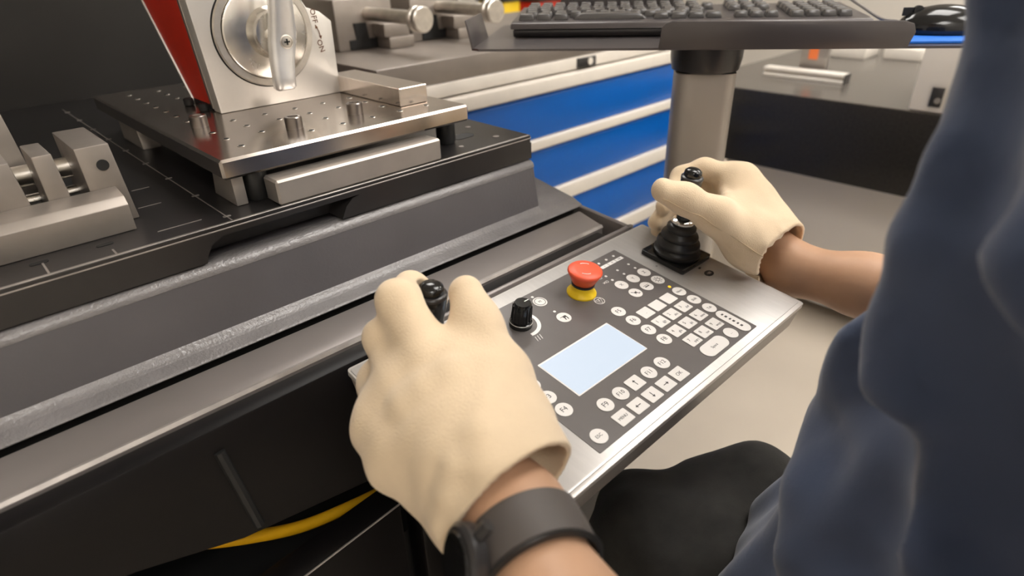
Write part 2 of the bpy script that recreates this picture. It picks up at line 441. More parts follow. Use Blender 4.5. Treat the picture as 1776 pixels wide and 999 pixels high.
# ================================================================ magnetic block with switch
mg = thing('magnetic_block', 'upright magnetic block with red side and round on-off switch', 'magnetic block', (.35, .86, .95))
face = [(.2705, .9503), (.437, .9503), (.4395, 1.042), (.4245, 1.0545), (.4075, 1.0605), (.399, 1.075), (.392, 1.20), (.255, 1.20)]
bf = prism(face, .806, .8285, 'y', .0012)
obj('face_plate', bf, 'face', mg)
def xs(z): return .2705 - (z-.95)*.062
rc = nb()
hexa([(.2735, .8285, .956), (.425, .8285, .956), (.425, .905, .956), (.2735, .905, .956), (.2575, .8285, 1.2), (.39, .8285, 1.2), (.39, 1.055, 1.2), (.2575, 1.055, 1.2)], 0, rc)
obj('red_core', rc, 'red', mg, label='red painted side')
obj('rear_plate', hexa([(.2715, .905, .953), (.425, .905, .953), (.425, .909, .953), (.2715, .909, .953), (.2555, 1.055, 1.2), (.39, 1.055, 1.2), (.39, 1.060, 1.2), (.2555, 1.060, 1.2)], .001), 'matte', mg)
obj('edge_strip', hexa([(.2700, .8285, .953), (.275, .8285, .953), (.275, .8345, .953), (.2700, .8345, .953), (.2545, .8285, 1.2), (.26, .8285, 1.2), (.26, .8345, 1.2), (.2545, .8345, 1.2)]), 'steel_side', mg)
obj('base_gap', box(.273, .43, .8285, .905, .9503, .956), 'dark', mg)
for x, y in ((.263, .842), (.262, .892)):
    s = obj('base_screw', cyl((x, y, .9503), (0, 0, 1), .0062, .009, 16, .001), 'dark', mg)
cx, cz = .3455, 1.0365
obj('dial_ring', lathe([(.0530, -.001), (.0530, .003), (.0545, .005), (.0615, .005), (.0628, .003), (.0628, -.001)], (cx, .806, cz), (0, -1, 0), 64), 'steel_side', mg)
obj('dial_groove', lathe([(.0628, .0), (.0636, .0006), (.0644, .0)], (cx, .806, cz), (0, -1, 0), 64), 'dark', mg)
obj('dial_disc', lathe([(0, .0), (.0528, .0), (.0528, .0055), (.051, .0065), (0, .0065)], (cx, .806, cz), (0, -1, 0), 64), 'bright', mg)
obj('hub', lathe([(.0305, .006), (.0290, .009), (.0280, .021), (.0255, .0250), (0, .026)], (cx+.005, .806, cz), (0, -1, 0), 48), 'bright', mg)
# lever: a smooth cast bar, waisted at the hub
bm = nb(); rings = []
prof = [(.0, -.056, .0105, .006), (.0, -.053, .0132, .0085), (.001, -.040, .0135, .0088), (.003, -.022, .0148, .0088), (.006, -.004, .0165, .0090), (.008, .010, .0165, .0090), (.009, .030, .0148, .009), (.010, .052, .0135, .009), (.010, .062, .012, .0075), (.010, .066, .008, .004)]
for ox, dz, wx, ty in prof:
    c = Vector((.3395+ox*1.55, .770 - .006*abs(dz)/.05, 1.030+dz))
    rings.append([bm.verts.new(c + Vector((wx*abs(math.cos(a))**.55*math.copysign(1, math.cos(a)), ty*abs(math.sin(a))**.55*math.copysign(1, math.sin(a)), 0))) for a in [2*PI*(i+.5)/20 for i in range(20)]])
for A, B in zip(rings, rings[1:]):
    for i in range(20): bm.faces.new((A[i], A[(i+1) % 20], B[(i+1) % 20], B[i]))
bm.faces.new(rings[0]); bm.faces.new(rings[-1]); bmesh.ops.recalc_face_normals(bm, faces=bm.faces)
lv = obj('lever', bm, 'lever', mg, smooth=60)
sc = lathe([(.0078, 0), (.0082, .0012), (.0068, .0016), (.0064, .0004), (.0060, .0020), (0, .0028)], (.351, .7612, 1.0285), (0, -1, 0), 28)
obj('lever_screw', sc, 'steel_side', lv)
bm = box(.3475, .3545, .7580, .7590, 1.0276, 1.0294); box(.3501, .3519, .7580, .7590, 1.025, 1.032, bm=bm)
obj('screw_recess', bm, 'dark', lv)
obj('lever_post', cyl((.349, .781, 1.034), (0, -1, 0), .013, .008, 24), 'bright', mg)
tb = basis((.4152, .8058, 1.0500), (.10, 0, -1), (1, 0, .1)); text('lettering', 'OFF', .0102, tb, 'etched', mg, depth=.0002)
tb = basis((.4185, .8058, 1.0130), (.22, 0, -1), (1, 0, .22)); text('lettering', 'ON', .0102, tb, 'etched', mg, depth=.0002)
bm = tube([(.4165, .8056, 1.0370), (.4190, .8056, 1.0310), (.4202, .8056, 1.0245)], .0005, 6)
prism([(.4155, 1.0395), (.4150, 1.0345), (.4185, 1.0355)], .8052, .8058, 'y', bm=bm)
prism([(.4205, 1.0215), (.4183, 1.0255), (.4222, 1.0257)], .8052, .8058, 'y', bm=bm)
obj('arrow', bm, 'etched', mg)

# ================================================================ vise at the left of the table
vs = thing('clamping_vise', 'steel clamping vise with stepped jaws at the left end of the table', 'vise', (.03, .70, .8975))
obj('front_jaw', prism([(.634, .8978), (.634, .9225), (.641, .9295), (.664, .9335), (.664, .8978)], -.16, .1105, 'x', .0008), 'vise', vs)
def plate_x(x0b, x1b, x0t, x1t, y0, y1, z0, z1, zs=0, bev=.001):
    return hexa([(x0b, y0, z0), (x1b, y0, z0), (x1b, y1, z0), (x0b, y1, z0), (x0t, y0, z1), (x1t, y0, z1-zs), (x1t, y1, z1-zs), (x0t, y1, z1)], bev)
b = obj('bracket', plate_x(.090, .1215, .0885, .1165, .6645, .755, .8978, .973), 'vise', vs)
obj('bracket_hole', cyl((.1065, .6648, .9545), (0, -1, 0), .0052, .0012, 20), 'dark', b)
obj('bracket', plate_x(.0565, .0755, .0565, .0715, .6645, .72, .8978, .973), 'vise', vs)
obj('fixed_block', plate_x(-.16, .046, -.16, .040, .6645, .72, .8978, .972), 'vise', vs)
obj('rear_block', plate_x(-.16, .064, -.16, .055, .765, .86, .8978, 1.012), 'vise', vs)
obj('cross_rod', cyl((-.05, .735, .942), (1, 0, 0), .010, .15, 20), 'steel_side', vs)
obj('cross_rod', cyl((-.05, .735, .917), (1, 0, 0), .007, .15, 20), 'bright', vs)
obj('vise_floor', box(-.16, .10, .664, .86, .8978, .905), 'rubber', vs)

# ================================================================ control panel (local frame: x along, y towards the machine, z out of the face)
pn = thing('control_panel', 'silver control panel with grey keypad between two joysticks', 'control panel', (.2, .4383, .7879), (math.radians(8.2), 0, 0))
def P(name, bm, m, parent=None, smooth=35, label=None): return obj(name, bm, m, parent or pn, True, smooth, label)
mm = .001
hb = hexa([(.020, -.205, -.050), (.430, -.205, -.050), (.430, -.01, -.050), (.020, -.01, -.050), (.001, -.2285, -.006), (.452, -.2285, -.006), (.452, -.001, -.006), (.001, -.001, -.006)], .002)
# straight skirt then the tapered underside
hb = hexa([(.006, -.226, -.034), (.449, -.226, -.034), (.449, -.003, -.034), (.006, -.003, -.034), (.0005, -.2285, -.006), (.4535, -.2285, -.006), (.4535, -.001, -.006), (.0005, -.001, -.006)], .0015)
hexa([(.035, -.20, -.055), (.40, -.20, -.055), (.40, -.02, -.055), (.035, -.02, -.055), (.006, -.2255, -.034), (.44, -.2255, -.034), (.449, -.003, -.034), (.006, -.003, -.034)], .001, hb)
P('housing', hb, 'panel_side')
P('rim', prism(rrect(.2275, -.1147, .457, .2300, .004), -.0065, -.0008, 'z', .0018), 'rim')
P('top_plate', prism(rrect(.2272, -.1135, .4525, .2225, .003), -.002, 0, 'z', .0004), 'panel')
P('membrane', prism(rrect(.2353, -.1182, .2657, .1955, .0012), 0, .0005, 'z'), 'membrane', smooth=0)
# support arm from the panel back to the machine
obj('support_leg', box(.238, .292, .238, .290, .012, .712, .004), 'cover', pn)
obj('leg_foot', box(.20, .33, .20, .38, .0, .012, .003), 'cover', pn)
KZ = .0005
kr = prism([(.0081*math.cos(2*PI*i/28), .0081*math.sin(2*PI*i/28)) for i in range(28)], 0, .0007, 'z', .0002, seg=1); me_r = bpy.data.meshes.new('round_key'); kr.to_mesh(me_r); kr.free()
kq = prism(rrect(0, 0, .0178, .0148, .0012, 3), 0, .0007, 'z', .0002, seg=1); me_q = bpy.data.meshes.new('square_key'); kq.to_mesh(me_q); kq.free()
def legend(s, u, v, par, size, rot=0, dx=0, dy=0, m='print'):
    me = text_mesh(s, size, .00004); o = obm('legend', me, m, par, 0)
    o.location = (dx, dy, .00078) if par is not pn else (u, v, .00058); o.rotation_euler = (0, 0, rot); return o
def rkey(u, v, s, size=.0052):
    o = obm('round_key', me_r, 'key', pn, 30); o.location = (u, v, KZ)
    if s: legend(s, u, v, o, size)
    return o
def qkey(u, v, s='', t='', size=.0056):
    o = obm('square_key', me_q, 'key', pn, 30); o.location = (u, v, KZ)
    if s: legend(s, u, v, o, size, 0, -.0035 if t else 0, .0018 if t else 0)
    if t: legend(t, u, v, o, .0044, 0, .003, -.0030)
    return o
U = {n: x for n, x in zip('abcdefgh', (.1152, .1486, .1707, .1923, .2143, .2360, .2687, .2907))}
for s, u, v in (('F5', .2687, -.1048), ('F6', .2687, -.1246), ('F7', .2687, -.1445), ('F8', .2687, -.1643), ('F1', .1155, -.1048), ('F2', .1155, -.1246), ('F3', .1155, -.1445), ('F4', .1155, -.1640),
                ('F9', .1486, -.184), ('F10', .1707, -.184), ('F11', .2145, -.184), ('F12', .2360, -.184), ('ESC', .1157, -.2036),
                ('Z', .3556, -.0755), ('Y', .3340, -.0755), ('X', .3122, -.0753), ('Num', .3555, -.1252), ('Shift', .3555, -.1450), ('Tab', .3555, -.1648), (', .', .3339, -.2037)):
    rkey(u, v, s, .0074 if s[0] == 'F' and len(s) == 2 else (.0064 if s[0] == 'F' else (.0046 if len(s) > 2 else .0060)))
sun = rkey(.3556, -.0954, '')
bm = lathe([(.0022, .0007), (.0022, .00085), (.0028, .00085), (.0028, .0007)], n=20)
for a in range(8):
    c, s = math.cos(a*PI/4), math.sin(a*PI/4); tube([(c*.0036, s*.0036, .0008), (c*.0052, s*.0052, .0008)], .0003, 5, bm, 0)
obj('legend', bm, 'print', sun, True)
for u, nm in ((.3339, 'bar'), (.3125, 'stroke')):
    kk = rkey(u, -.0951, '')
    bm = box(-.0035, .0035, -.0014, .0, .0007, .00082); box(-.0045, .0045, .0012, .0017, .0007, .00082, bm=bm)
    if nm == 'stroke':
        bm.free(); bm = prism([(-.005, .0032), (-.0044, .0038), (.004, -.0030), (.0034, -.0036)], .0007, .00082, 'z'); box(-.0018, .002, -.001, .0012, .0007, .00082, bm=bm); tube([(.002, .002, .0008), (-.002, -.0025, .0008)], .0003, 5, bm, 0)
        legend('0.1', 0, 0, kk, .003, 0, .0035, -.003)
    obj('legend', bm, 'print', kk, True)
for (u, v), s, t in (((.2908, -.125), '.', ''), ((.3120, -.1252), '', ''), ((.3336, -.1253), '', ''),
                     ((.2906, -.1447), '1', '@!'), ((.3119, -.1449), '2', 'abc'), ((.3338, -.1449), '3', 'def'),
                     ((.2904, -.1645), '4', 'ghi'), ((.3121, -.1645), '5', 'jkl'), ((.3339, -.1645), '6', 'mno'),
                     ((.2908, -.1840), '7', 'pqrs'), ((.3121, -.1841), '8', 'tuv'), ((.3339, -.1842), '9', 'wxyz'),
                     ((.2359, -.2038), 'OK', '')): qkey(u, v, s, t)
def arrow_leg(kk, a):
    bm = nb(); c, s = math.cos(a), math.sin(a)
    def rt(x, y): return (x*c - y*s, x*s + y*c)
    prism([rt(-.0035, -.0004), rt(.002, -.0004), rt(.002, .0004), rt(-.0035, .0004)], .0007, .00082, 'z', bm=bm)
    prism([rt(.0035, 0), rt(.0012, .0018), rt(.0012, -.0018)], .0007, .00082, 'z', bm=bm); obj('legend', bm, 'print', kk, True)
for u, v, a in ((.1924, -.184, 90), (.2142, -.2038, 0), (.1922, -.2039, -90), (.1706, -.2038, 180)): arrow_leg(qkey(u, v), math.radians(a))
mk = qkey(.1488, -.2037); legend('MENU', 0, 0, mk, .0042)
lk = P('long_key', prism(rrect(.3552, -.1945, .0160, .0405, .0078), KZ, KZ+.0007, 'z', .0002, seg=1), 'key')
bm = nb()
for q in range(6): box(.3535, .3568, -.182-.0048*q, -.1800-.0048*q + (.0006 if q % 2 else 0), .0011, .00128, bm=bm)
obj('legend', bm, 'print', lk, True)
sk = P('long_key', prism(rrect(.3008, -.2040, .0410, .0172, .0082), KZ, KZ+.0007, 'z', .0002, seg=1), 'key')
legend('Space', 0, 0, sk, .0046, 0, .3008, -.2040).location.z = .0013
# upper left keys, lamps and print
k1 = rkey(.2140, -.0394, 'M', .0046)
obj('legend', lathe([(.0058, .0007), (.0058, .0009), (.0064, .0009), (.0064, .0007)], n=28), 'print', k1, True)
k2 = rkey(.2140, -.0746, '')
bm = box(-.0045, .001, .001, .0016, .0007, .00085); box(-.001, .0035, -.0012, .0018, .0007, .00085, bm=bm)
tube([(0, -.001, .0008), (-.001, -.0045, .0008)], .0005, 5, bm, 0); tube([(.003, -.001, .0008), (.0022, -.005, .0008)], .0005, 5, bm, 0)
obj('legend', bm, 'print', k2, True)
for u, v in ((.2137, -.0280), (.2138, -.0613), (.3411, -.0293), (.3551, -.0293), (.3551, -.0527), (.3550, -.0628), (.3335, -.0527), (.3335, -.0625), (.3120, -.0524), (.3120, -.0621), (.327, -.0293)):
    P('indicator', cyl((u, v, .0004), (0, 0, 1), .0017, .0006, 14, .0002), 'white')
P('indicator', cyl((.3547, -.1125, .0004), (0, 0, 1), .0020, .0006, 14, .0002), 'led', label='lit amber indicator')
for q, s in enumerate(('1', '10', '100')):
    c = P('scale_label', box(.3215+.0139*q, .3344+.0139*q, -.0402, -.0352, .0004, .0007), 'white', smooth=0)
    me = text_mesh(s, .0038, .00003); o = obm('legend', me, 'print', c, 0); o.location = (.328+.0139*q, -.0377, .00074)
me = lathe([(.0055, .0005), (.0055, .00062), (.0062, .00062), (.0062, .0005)], (.2681, -.0787, 0), n=32)
P('print_mark', me, 'white')
bm = nb()
tri = [Vector((.2681 + .0052*math.cos(a), -.0787 + .0052*math.sin(a), .00058)) for a in (PI/2*3, PI/2*3+2*PI/3, PI/2*3+4*PI/3)]
for q in range(3): tube([tri[q], tri[(q+1) % 3]], .0003, 5, bm, 0)
box(.2676, .2686, -.0795, -.0765, .0005, .00062, bm=bm)
P('print_mark', bm, 'white')
bm = nb()
for q in range(3): tube([(.1650+.0033*q, -.0845, .00055), (.1672+.0033*q, -.0778, .00055)], .00055, 5, bm, 0)
P('print_mark', bm, 'white')
for u, v in ((.3017, -.0507), (.3021, -.0602)):
    bm = lathe([(.0014, .0005), (.0014, .00062), (.002, .00062), (.002, .0005)], (u+.0025, v, 0), n=14); tube([(u-.004, v-.0012, .00055), (u, v+.0018, .00055)], .0004, 5, bm, 0); tube([(u-.004, v+.0012, .00055), (u, v-.0012, .00055)], .0004, 5, bm, 0)
    P('print_mark', bm, 'white')
bm = nb(); ang = [math.radians(a) for a in range(35, -101, -5)]
prism([(.1702+.0172*math.cos(a), -.054+.0172*math.sin(a)) for a in ang] + [(.1702+.0212*math.cos(a), -.054+.0212*math.sin(a)) for a in ang[::-1]], .0005, .0007, 'z', bm=bm)
P('knob_scale', bm, 'white', smooth=0)
# screen
P('screen_frame', prism(rrect(.1907, -.1355, .1045, .0530, .001), .0004, .0008, 'z'), 'white', smooth=0)
P('screen', prism(rrect(.1909, -.1358, .1020, .0500, .0004), .0007, .0010, 'z'), 'screen', smooth=0)
# emergency stop
es = P('emergency_stop', lathe([(0, .0005), (.0168, .0005), (.0168, .0022), (.0155, .0040), (.0132, .0065), (.0126, .0085), (.0126, .0125), (0, .0125)], (.2640, -.0560, 0), n=48), 'yellow', label='yellow collar of the red stop button')
obj('ring', lathe([(.0118, .0124), (.0132, .0126), (.0132, .0150), (.0118, .0152)], (.2640, -.0560, 0), n=40), 'rubber', es, True)
obj('mushroom', lathe([(.0118, .0150), (.0128, .0156), (.0150, .0205), (.0182, .0265), (.0194, .0290), (.0192, .0306), (.0180, .0318), (.0110, .0326), (0, .0328)], (.2640, -.0560, 0), n=48), 'estop', es, True, 60)
bm = nb()
for a0, a1 in ((200, 255), (20, 75)): tube([(.2640+.0105*math.cos(math.radians(a)), -.0560+.0105*math.sin(math.radians(a)), .0327) for a in range(a0, a1, 9)], .0005, 5, bm, 0)
obj('turn_arrow', bm, 'white', es, True)
# rotary knob
kb = P('rotary_knob', lathe([(0, .0005), (.0122, .0005), (.0122, .004), (.0116, .006), (.0102, .0065), (.0092, .0270), (.0082, .0288), (0, .0288)], (.1702, -.0540, 0), n=40), 'gloss')
bm = nb()
for q in range(14):
    a = 2*PI*q/14; c, s = math.cos(a), math.sin(a)
    tube([(.1702+.0104*c, -.054+.0104*s, .008), (.1702+.0095*c, -.054+.0095*s, .0255)], .0007, 6, bm, 0)
obj('grip_rib', bm, 'gloss', kb, True)
obj('skirt_line', lathe([(.0119, .0052), (.0124, .0056), (.0119, .0062)], (.1702, -.0540, 0), n=40), 'panel', kb, True)
bm = box(.1702+.002, .1702+.0078, -.0545, -.0535, .0286, .0291); obj('pointer', bm, 'white', kb, True)
# right-hand print and screws
P('print_badge', prism([(.4197+.0072*math.cos(2*PI*i/28), -.1258+.0052*math.sin(2*PI*i/28)) for i in range(28)], 0, .0003, 'z'), 'rubber', smooth=0)
bm = box(.4180, .4232, -.1275, -.1240, .0003, .0004); tube([(.4155, -.1255, .00035), (.4175, -.1258, .00035)], .0005, 5, bm, 0); P('print_mark', bm, 'panel_side')
P('print_mark', prism(rrect(.4203, -.1123, .0044, .0026, .0012), 0, .0003, 'z'), 'rubber', smooth=0)
P('plate_screw', cyl((.3808, -.0762, 0), (0, 0, 1), .0014, .0004, 12), 'panel_side')
def joystick(u, lx, ly, lab, tall=1.0):
    v = -.077
    bp = P('joystick', prism(rrect(u, v, .0625, .0625, .003), 0, .0060, 'z', .0022), 'gloss', label=lab)
    st = []
    prof = [(.0, .0055), (.0275, .0055), (.0290, .0075), (.0288, .0115), (.0240, .0140), (.0235, .0160), (.0262, .0180), (.0268, .0205), (.0258, .0235), (.0205, .0260), (.0200, .0275), (.0222, .0295), (.0228, .0315), (.0215, .0345), (.0165, .0370), (.0160, .0385), (.0180, .0400), (.0176, .0440), (.0120, .0475), (0, .0475)]
    def lean(bm):
        for w in bm.verts:
            if w.co.z > .054: w.co.z = .054 + (w.co.z-.054)*tall
            f = max(0, (w.co.z-.006)/.106); w.co.x += lx*f; w.co.y += ly*f
        return bm
    obj('bellows', lean(lathe(prof, (u, v, 0), n=44)), 'rubber', bp, True, 60)
    obj('collar', lean(lathe([(0, .0470), (.0120, .0470), (.0135, .0485), (.0135, .0520), (.0110, .0540), (0, .0540)], (u, v, 0), n=36)), 'chrome', bp, True, 50)
    obj('stick', lean(lathe([(0, .0535), (.0085, .0535), (.0088, .080), (.0118, .092), (.0124, .0985), (.0124, .1010), (0, .1010)], (u, v, 0), n=36)), 'gloss', bp, True, 50)
    obj('stick_ring', lean(lathe([(.0120, .1008), (.0128, .1012), (.0128, .1032), (.0112, .1044), (.0, .1044)], (u, v, 0), n=36)), 'plastic', bp, True, 50)
    obj('thumb_button', lean(lathe([(.0098, .1040), (.0104, .1062), (.0098, .1094), (.0070, .1116), (0, .1122)], (u, v, 0), n=36)), 'gloss', bp, True, 60)
joystick(.420, -.009, .0, 'right black joystick with rubber bellows', 1.14)
joystick(.044, .001, .010, 'left black joystick under the near glove')

# ================================================================ blue drawer cabinet behind the machine
cb = thing('drawer_cabinet', 'blue drawer cabinet with white grip strips behind the machine', 'cabinet', (1.2, 1.3, 0))
CX0, CX1 = .625, 1.70
obj('carcass', box(CX0, CX1, 1.006, 1.60, .0, .858, .003), 'offwhite', cb)
for z0, z1, g in ((.729, .826, .036), (.594, .699, .030), (.426, .549, .045), (.22, .379, .047), (.06, .18, .04)):
    d = obj('drawer', prism([(.992, z0), (.992, z1-.006), (.998, z1), (1.0055, z1), (1.0055, z0)], CX0+.01, CX1-.01, 'x', .001), 'blue', cb)
    obj('grip_strip', prism([(.988, z1+.002), (.982, z1+.006), (.982, z1+g-.004), (.988, z1+g-.001), (1.0055, z1+g-.001), (1.0055, z1+.002)], CX0+.01, CX1-.01, 'x', .001), 'grip', d)
wt = thing('cabinet_worktop', 'light grey worktop strip on the blue drawer cabinet', 'worktop', (1.2, 1.3, .8645))
obj('worktop', box(CX0-.01, CX1+.01, .996, 1.62, .8645, .890, .002), 'grip', wt)
lk = obj('lock_plate', box(1.163, 1.228, .990, .9965, .866, .888, .001), 'plastic', wt)
obj('lock_barrel', cyl((1.205, .9902, .878), (0, -1, 0), .0085, .003, 18), 'grip', lk)
sb = obj('surface_slab', box(.620, 1.72, 1.003, 1.60, .8905, .934, .003), 'slab'); tag(sb, 'long grey metal slab on the cabinet under the two background vises', 'slab')

def bg_vise(x, lab):
    t = thing('bench_vise', lab, 'vise', (x, 1.3, .9345), group='vises on the slab')
    X = x
    b = nb()
    prism([(1.262, .9345), (1.262, 1.036), (1.50, 1.036), (1.50, .9345)], X-.075, X+.068, 'x', .003, b)
    obj('body', b, 'vise', t)
    obj('jaw_foot', box(X+.02, X+.085, 1.21, 1.2615, .9345, .958, .002), 'vise', t)
    obj('jaw_plate', box(X+.012, X+.078, 1.215, 1.2615, .9585, .985, .002), 'vise', t)
    bm = prism([(X-.048, .936), (X+.02, .936), (X+.02, .955), (X+.0, .955), (X-.004, .988), (X-.034, .988), (X-.03, .955), (X-.048, .955)], 1.2585, 1.2622, 'y')
    obj('slot', bm, 'dark', t)
    obj('side_slot', box(X-.0765, X-.0745, 1.30, 1.42, .948, .958), 'dark', t)
    obj('spindle', cyl((X+.005, 1.262, 1.004), (0, -1, 0), .0135, .175, 24), 'steel_side', t)
    k = obj('spindle_knob', lathe([(0, 0), (.0225, 0), (.0245, .003), (.0245, .010), (.021, .013), (.0245, .016), (.0245, .027), (.022, .029), (0, .0285)], (X+.005, 1.088, 1.002), (0, -1, 0), 36), 'steel_side', t)
bg_vise(.772, 'left of the two blurred grey bench vises on the slab')
bg_vise(.965, 'right of the two blurred grey bench vises, half behind the keyboard tray')
for x, y, z0, w, d, h, m, nm, lab, cat in ((1.32, 2.2, 0, .5, .4, 1.08, 'offwhite', 'storage_box', 'tall pale storage box against the far background', 'box'),
                                (2.70, 2.6, 0, .30, .3, .87, 'red', 'tool_cart', 'red tool cart far behind the keyboard', 'cart'),
                                (2.40, 2.6, 0, .12, .2, .88, 'yellow', 'waste_bin', 'yellow bin far behind the keyboard', 'bin')):
    t = thing(nm, lab, cat, (x, y, z0))
    obj('body', box(x-w/2, x+w/2, y-d/2, y+d/2, z0+.05, z0+h, .01), m, t)
    obj('base', box(x-w/2+.02, x+w/2-.02, y-d/2+.02, y+d/2-.02, z0, z0+.05), 'plastic', t)
    obj('lid', box(x-w/2-.01, x+w/2+.01, y-d/2-.01, y+d/2+.01, z0+h, z0+h+.02, .005), 'offwhite' if m == 'offwhite' else 'plastic', t)

# ================================================================ keyboard tray on its post
ta = math.atan2(-.448, .344)
tr = thing('keyboard_tray', 'dark metal keyboard tray with turned-up lips on a wide grey post', 'tray', (.582, .693, 1.0), (0, 0, ta))
TL = .565
def Q(name, bm, m, parent=None, smooth=35, label=None): return obj(name, bm, m, parent or tr, True, smooth, label)
Q('tray_plate', prism([(.012, .002), (.70, .002), (.70, .26), (.66, .30), (0, .30), (0, .012)], -.0045, -.0015, 'z'), 'tray')
Q('front_lip', prism([(.255, -.004), (.258, .024), (.262, .029), (.27, .0315), (.55, .0285), (.562, .025), (.566, .015), (.560, -.004)], -.002, .001, 'y', .0008), 'tray')
Q('end_lip', hexa([(.0, .012, -.004), (.003, .012, -.004), (.003, .13, -.004), (.0, .13, -.004), (-.009, .016, .034), (-.006, .016, .034), (-.006, .125, .034), (-.009, .125, .034)], .0008), 'tray')
Q('back_lip', prism([(.10, -.004), (.10, .035), (.11, .043), (.30, .043), (.31, .035), (.31, -.004)], .297, .300, 'y'), 'tray')
pz = thing('tray_post', 'wide grey column with black collar carrying the keyboard tray', 'post', (.845, .48, 0), (0, 0, ta))
obj('column', prism(rrect(0, 0, .084, .070, .018), .594, .957, 'z'), 'post', pz, True)
obj('collar', lathe([(.040, .957), (.047, .960), (.050, .975), (.051, .9950), (0, .9950)], n=40), 'plastic', pz, True)
bm = nb(); q0 = Vector((.845, .48)); q1 = Vector((.633, .727)); qn = Vector((.756, .655))*.03
prism([tuple(q0+qn), tuple(q1+qn), tuple(q1-qn), tuple(q0-qn)], .535, .593, 'z', .003, bm)
obj('support_arm', bm, 'post', pz)
obj('mounting_plate', box(.6008, .609, .68, .84, .49, .598, .002), 'post', pz)
kbd = thing('keyboard', 'black computer keyboard lying on the dark tray', 'keyboard', (.582, .693, 1.0), (0, 0, ta))
kx0, kx1, ky0, ky1 = .040, .556, .112, .272
obj('lower_case', prism([(ky0+.004, .0), (ky0, .006), (ky0, .010), (ky1, .018), (ky1, .0)], kx0+.004, kx1-.004, 'x', .0012), 'plastic', kbd, True)
obj('upper_case', prism([(ky0-.002, .0112), (ky0+.004, .0195), (ky0+.02, .0215), (ky1, .0295), (ky1, .0195)], kx0, kx1, 'x', .002), 'tray', kbd, True)
kc = hexa([(-.0095, -.0092, 0), (.0095, -.0092, 0), (.0095, .0092, 0), (-.0095, .0092, 0), (-.0072, -.0068, .0085), (.0072, -.0068, .0085), (.0072, .0075, .0085), (-.0072, .0075, .0085)], .0012)
kme = bpy.data.meshes.new('key'); kc.to_mesh(kme); kc.free()
def kkey(x, r, w=1.0):
    o = obm('key', kme, 'keycap', kbd, 40); y = ky0 + .030 + .0213*r + (.006 if r == 5 else 0)
    o.location = (x, y, .0215 + (y-ky0-.02)*.056); o.scale = (w, 1, 1); o.rotation_euler = (.055, 0, 0)
px = .0215; bx = kx0 + .022
for i, w in enumerate((1.3, 1.2, 1.2)): kkey(bx + .0265*i, 0, w)
kkey(bx + .0265*2 + .0735, 0, 5.9)
for i, w in enumerate((1.2, 1.2, 1.2, 1.2)): kkey(bx + .203 + .0255*i, 0, w)
for r, n, off, in ((1, 12, .006), (2, 13, .003), (3, 13, 0), (4, 14, 0), (5, 13, 0)):
    for i in range(n): kkey(bx + off + px*i*(1.0 if n > 12 else 1.06), r)
for r in range(6):
    if r in (0, 3, 4, 5):
        for i in range(3): kkey(bx + .318 + px*i, r)
    if r == 1: kkey(bx + .318 + px, r)
    if r < 5:
        for i in range(4): kkey(bx + .396 + px*i*1.02, r)
md = thing('mouse_pad', 'bright blue mouse pad at the right end of the tray', 'mouse pad', (.582, .693, 1.0), (0, 0, ta))
obj('pad', prism(rrect(.655, .12, .22, .20, .012), -.0012, .0020, 'z', .0006), 'pad', md, True)
ms = thing('computer_mouse', 'glossy black mouse on the blue pad at right end of tray', 'mouse', (.582, .693, 1.0), (0, 0, ta))
def mouse_f(P):
    d = ellip(P, (.640, .10, .008), (.058, .036, .030)); d = np.maximum(d, .0022 - P[..., 2])
    return d
V, Fq = nets(mouse_f, (.58, .05, -.005), (.72, .15, .045), .002)
me = bpy.data.meshes.new('body'); me.from_pydata([tuple(map(float, p)) for p in V], [], [tuple(map(int, q)) for q in Fq]); obm('body', me, 'gloss', ms, 60)
obj('button_gap', box(.585, .617, .0992, .1008, .024, .0345), 'dark', ms, True)
obj('scroll_wheel', cyl((.604, .097, .031), (0, 1, 0), .006, .006, 16), 'rubber', ms, True)
mc = thing('mouse_cable', 'thin grey mouse cable looping behind the keyboard', 'cable', (.582, .693, 1.0), (0, 0, ta))
obj('cable', tube([(.584, .11, .016), (.570, .13, .018), (.56, .19, .030), (.545, .26, .045), (.52, .33, .055), (.48, .40, .06)], .0022, 8), 'cable', mc, True)

# ================================================================ granite measuring table and case at the right
gt = thing('granite_table', 'polished black granite table on a pale base right of the post', 'table', (2.4, .42, 0))
obj('granite_plate', box(1.80, 3.4, -.72, 1.08, .514, .7325, .004), 'granite', gt)
obj('top_face', box(1.8015, 3.3985, -.7185, 1.0785, .7315, .7345), 'granite_top_reflection', gt)
obj('base_frame', box(1.94, 3.25, -.60, .98, .05, .513, .006), 'offwhite', gt)
for x in (2.02, 3.15):
    for y in (-.5, .88): obj('foot', cyl((x, y, 0), (0, 0, 1), .05, .051, 20), 'plastic', gt)
pf = thing('aluminium_profile', 'short pale aluminium profile lying on the granite table', 'profile', (2.05, .82, .7345))
bm = prism([(0, 0), (.042, 0), (.042, .008), (.030, .013), (.042, .018), (.042, .027), (0, .027), (0, .018), (.012, .013), (0, .008)], .69, .942, 'y', .001)
bm.transform(Matrix.Translation((2.028, 0, .7346)))
obj('bar', bm, 'offwhite', pf); obj('end_cap', box(2.029, 2.069, .686, .6905, .7348, .7610), 'plastic', pf)
up = thing('upright_gauge', 'grey upright plate with orange label standing behind the aluminium profile', 'gauge', (2.11, .81, .7345))
obj('plate', box(2.100, 2.116, .775, .860, .7348, .93, .001), 'matte', up); obj('sticker', box(2.098, 2.1003, .806, .834, .786, .822), 'orange', up)
cs = thing('white_case', 'white metal case with black latch standing on the granite edge', 'case', (1.9, .2, .7345))
obj('body', box(1.804, 2.15, -.15, .446, .7348, 1.0, .006), 'offwhite', cs)
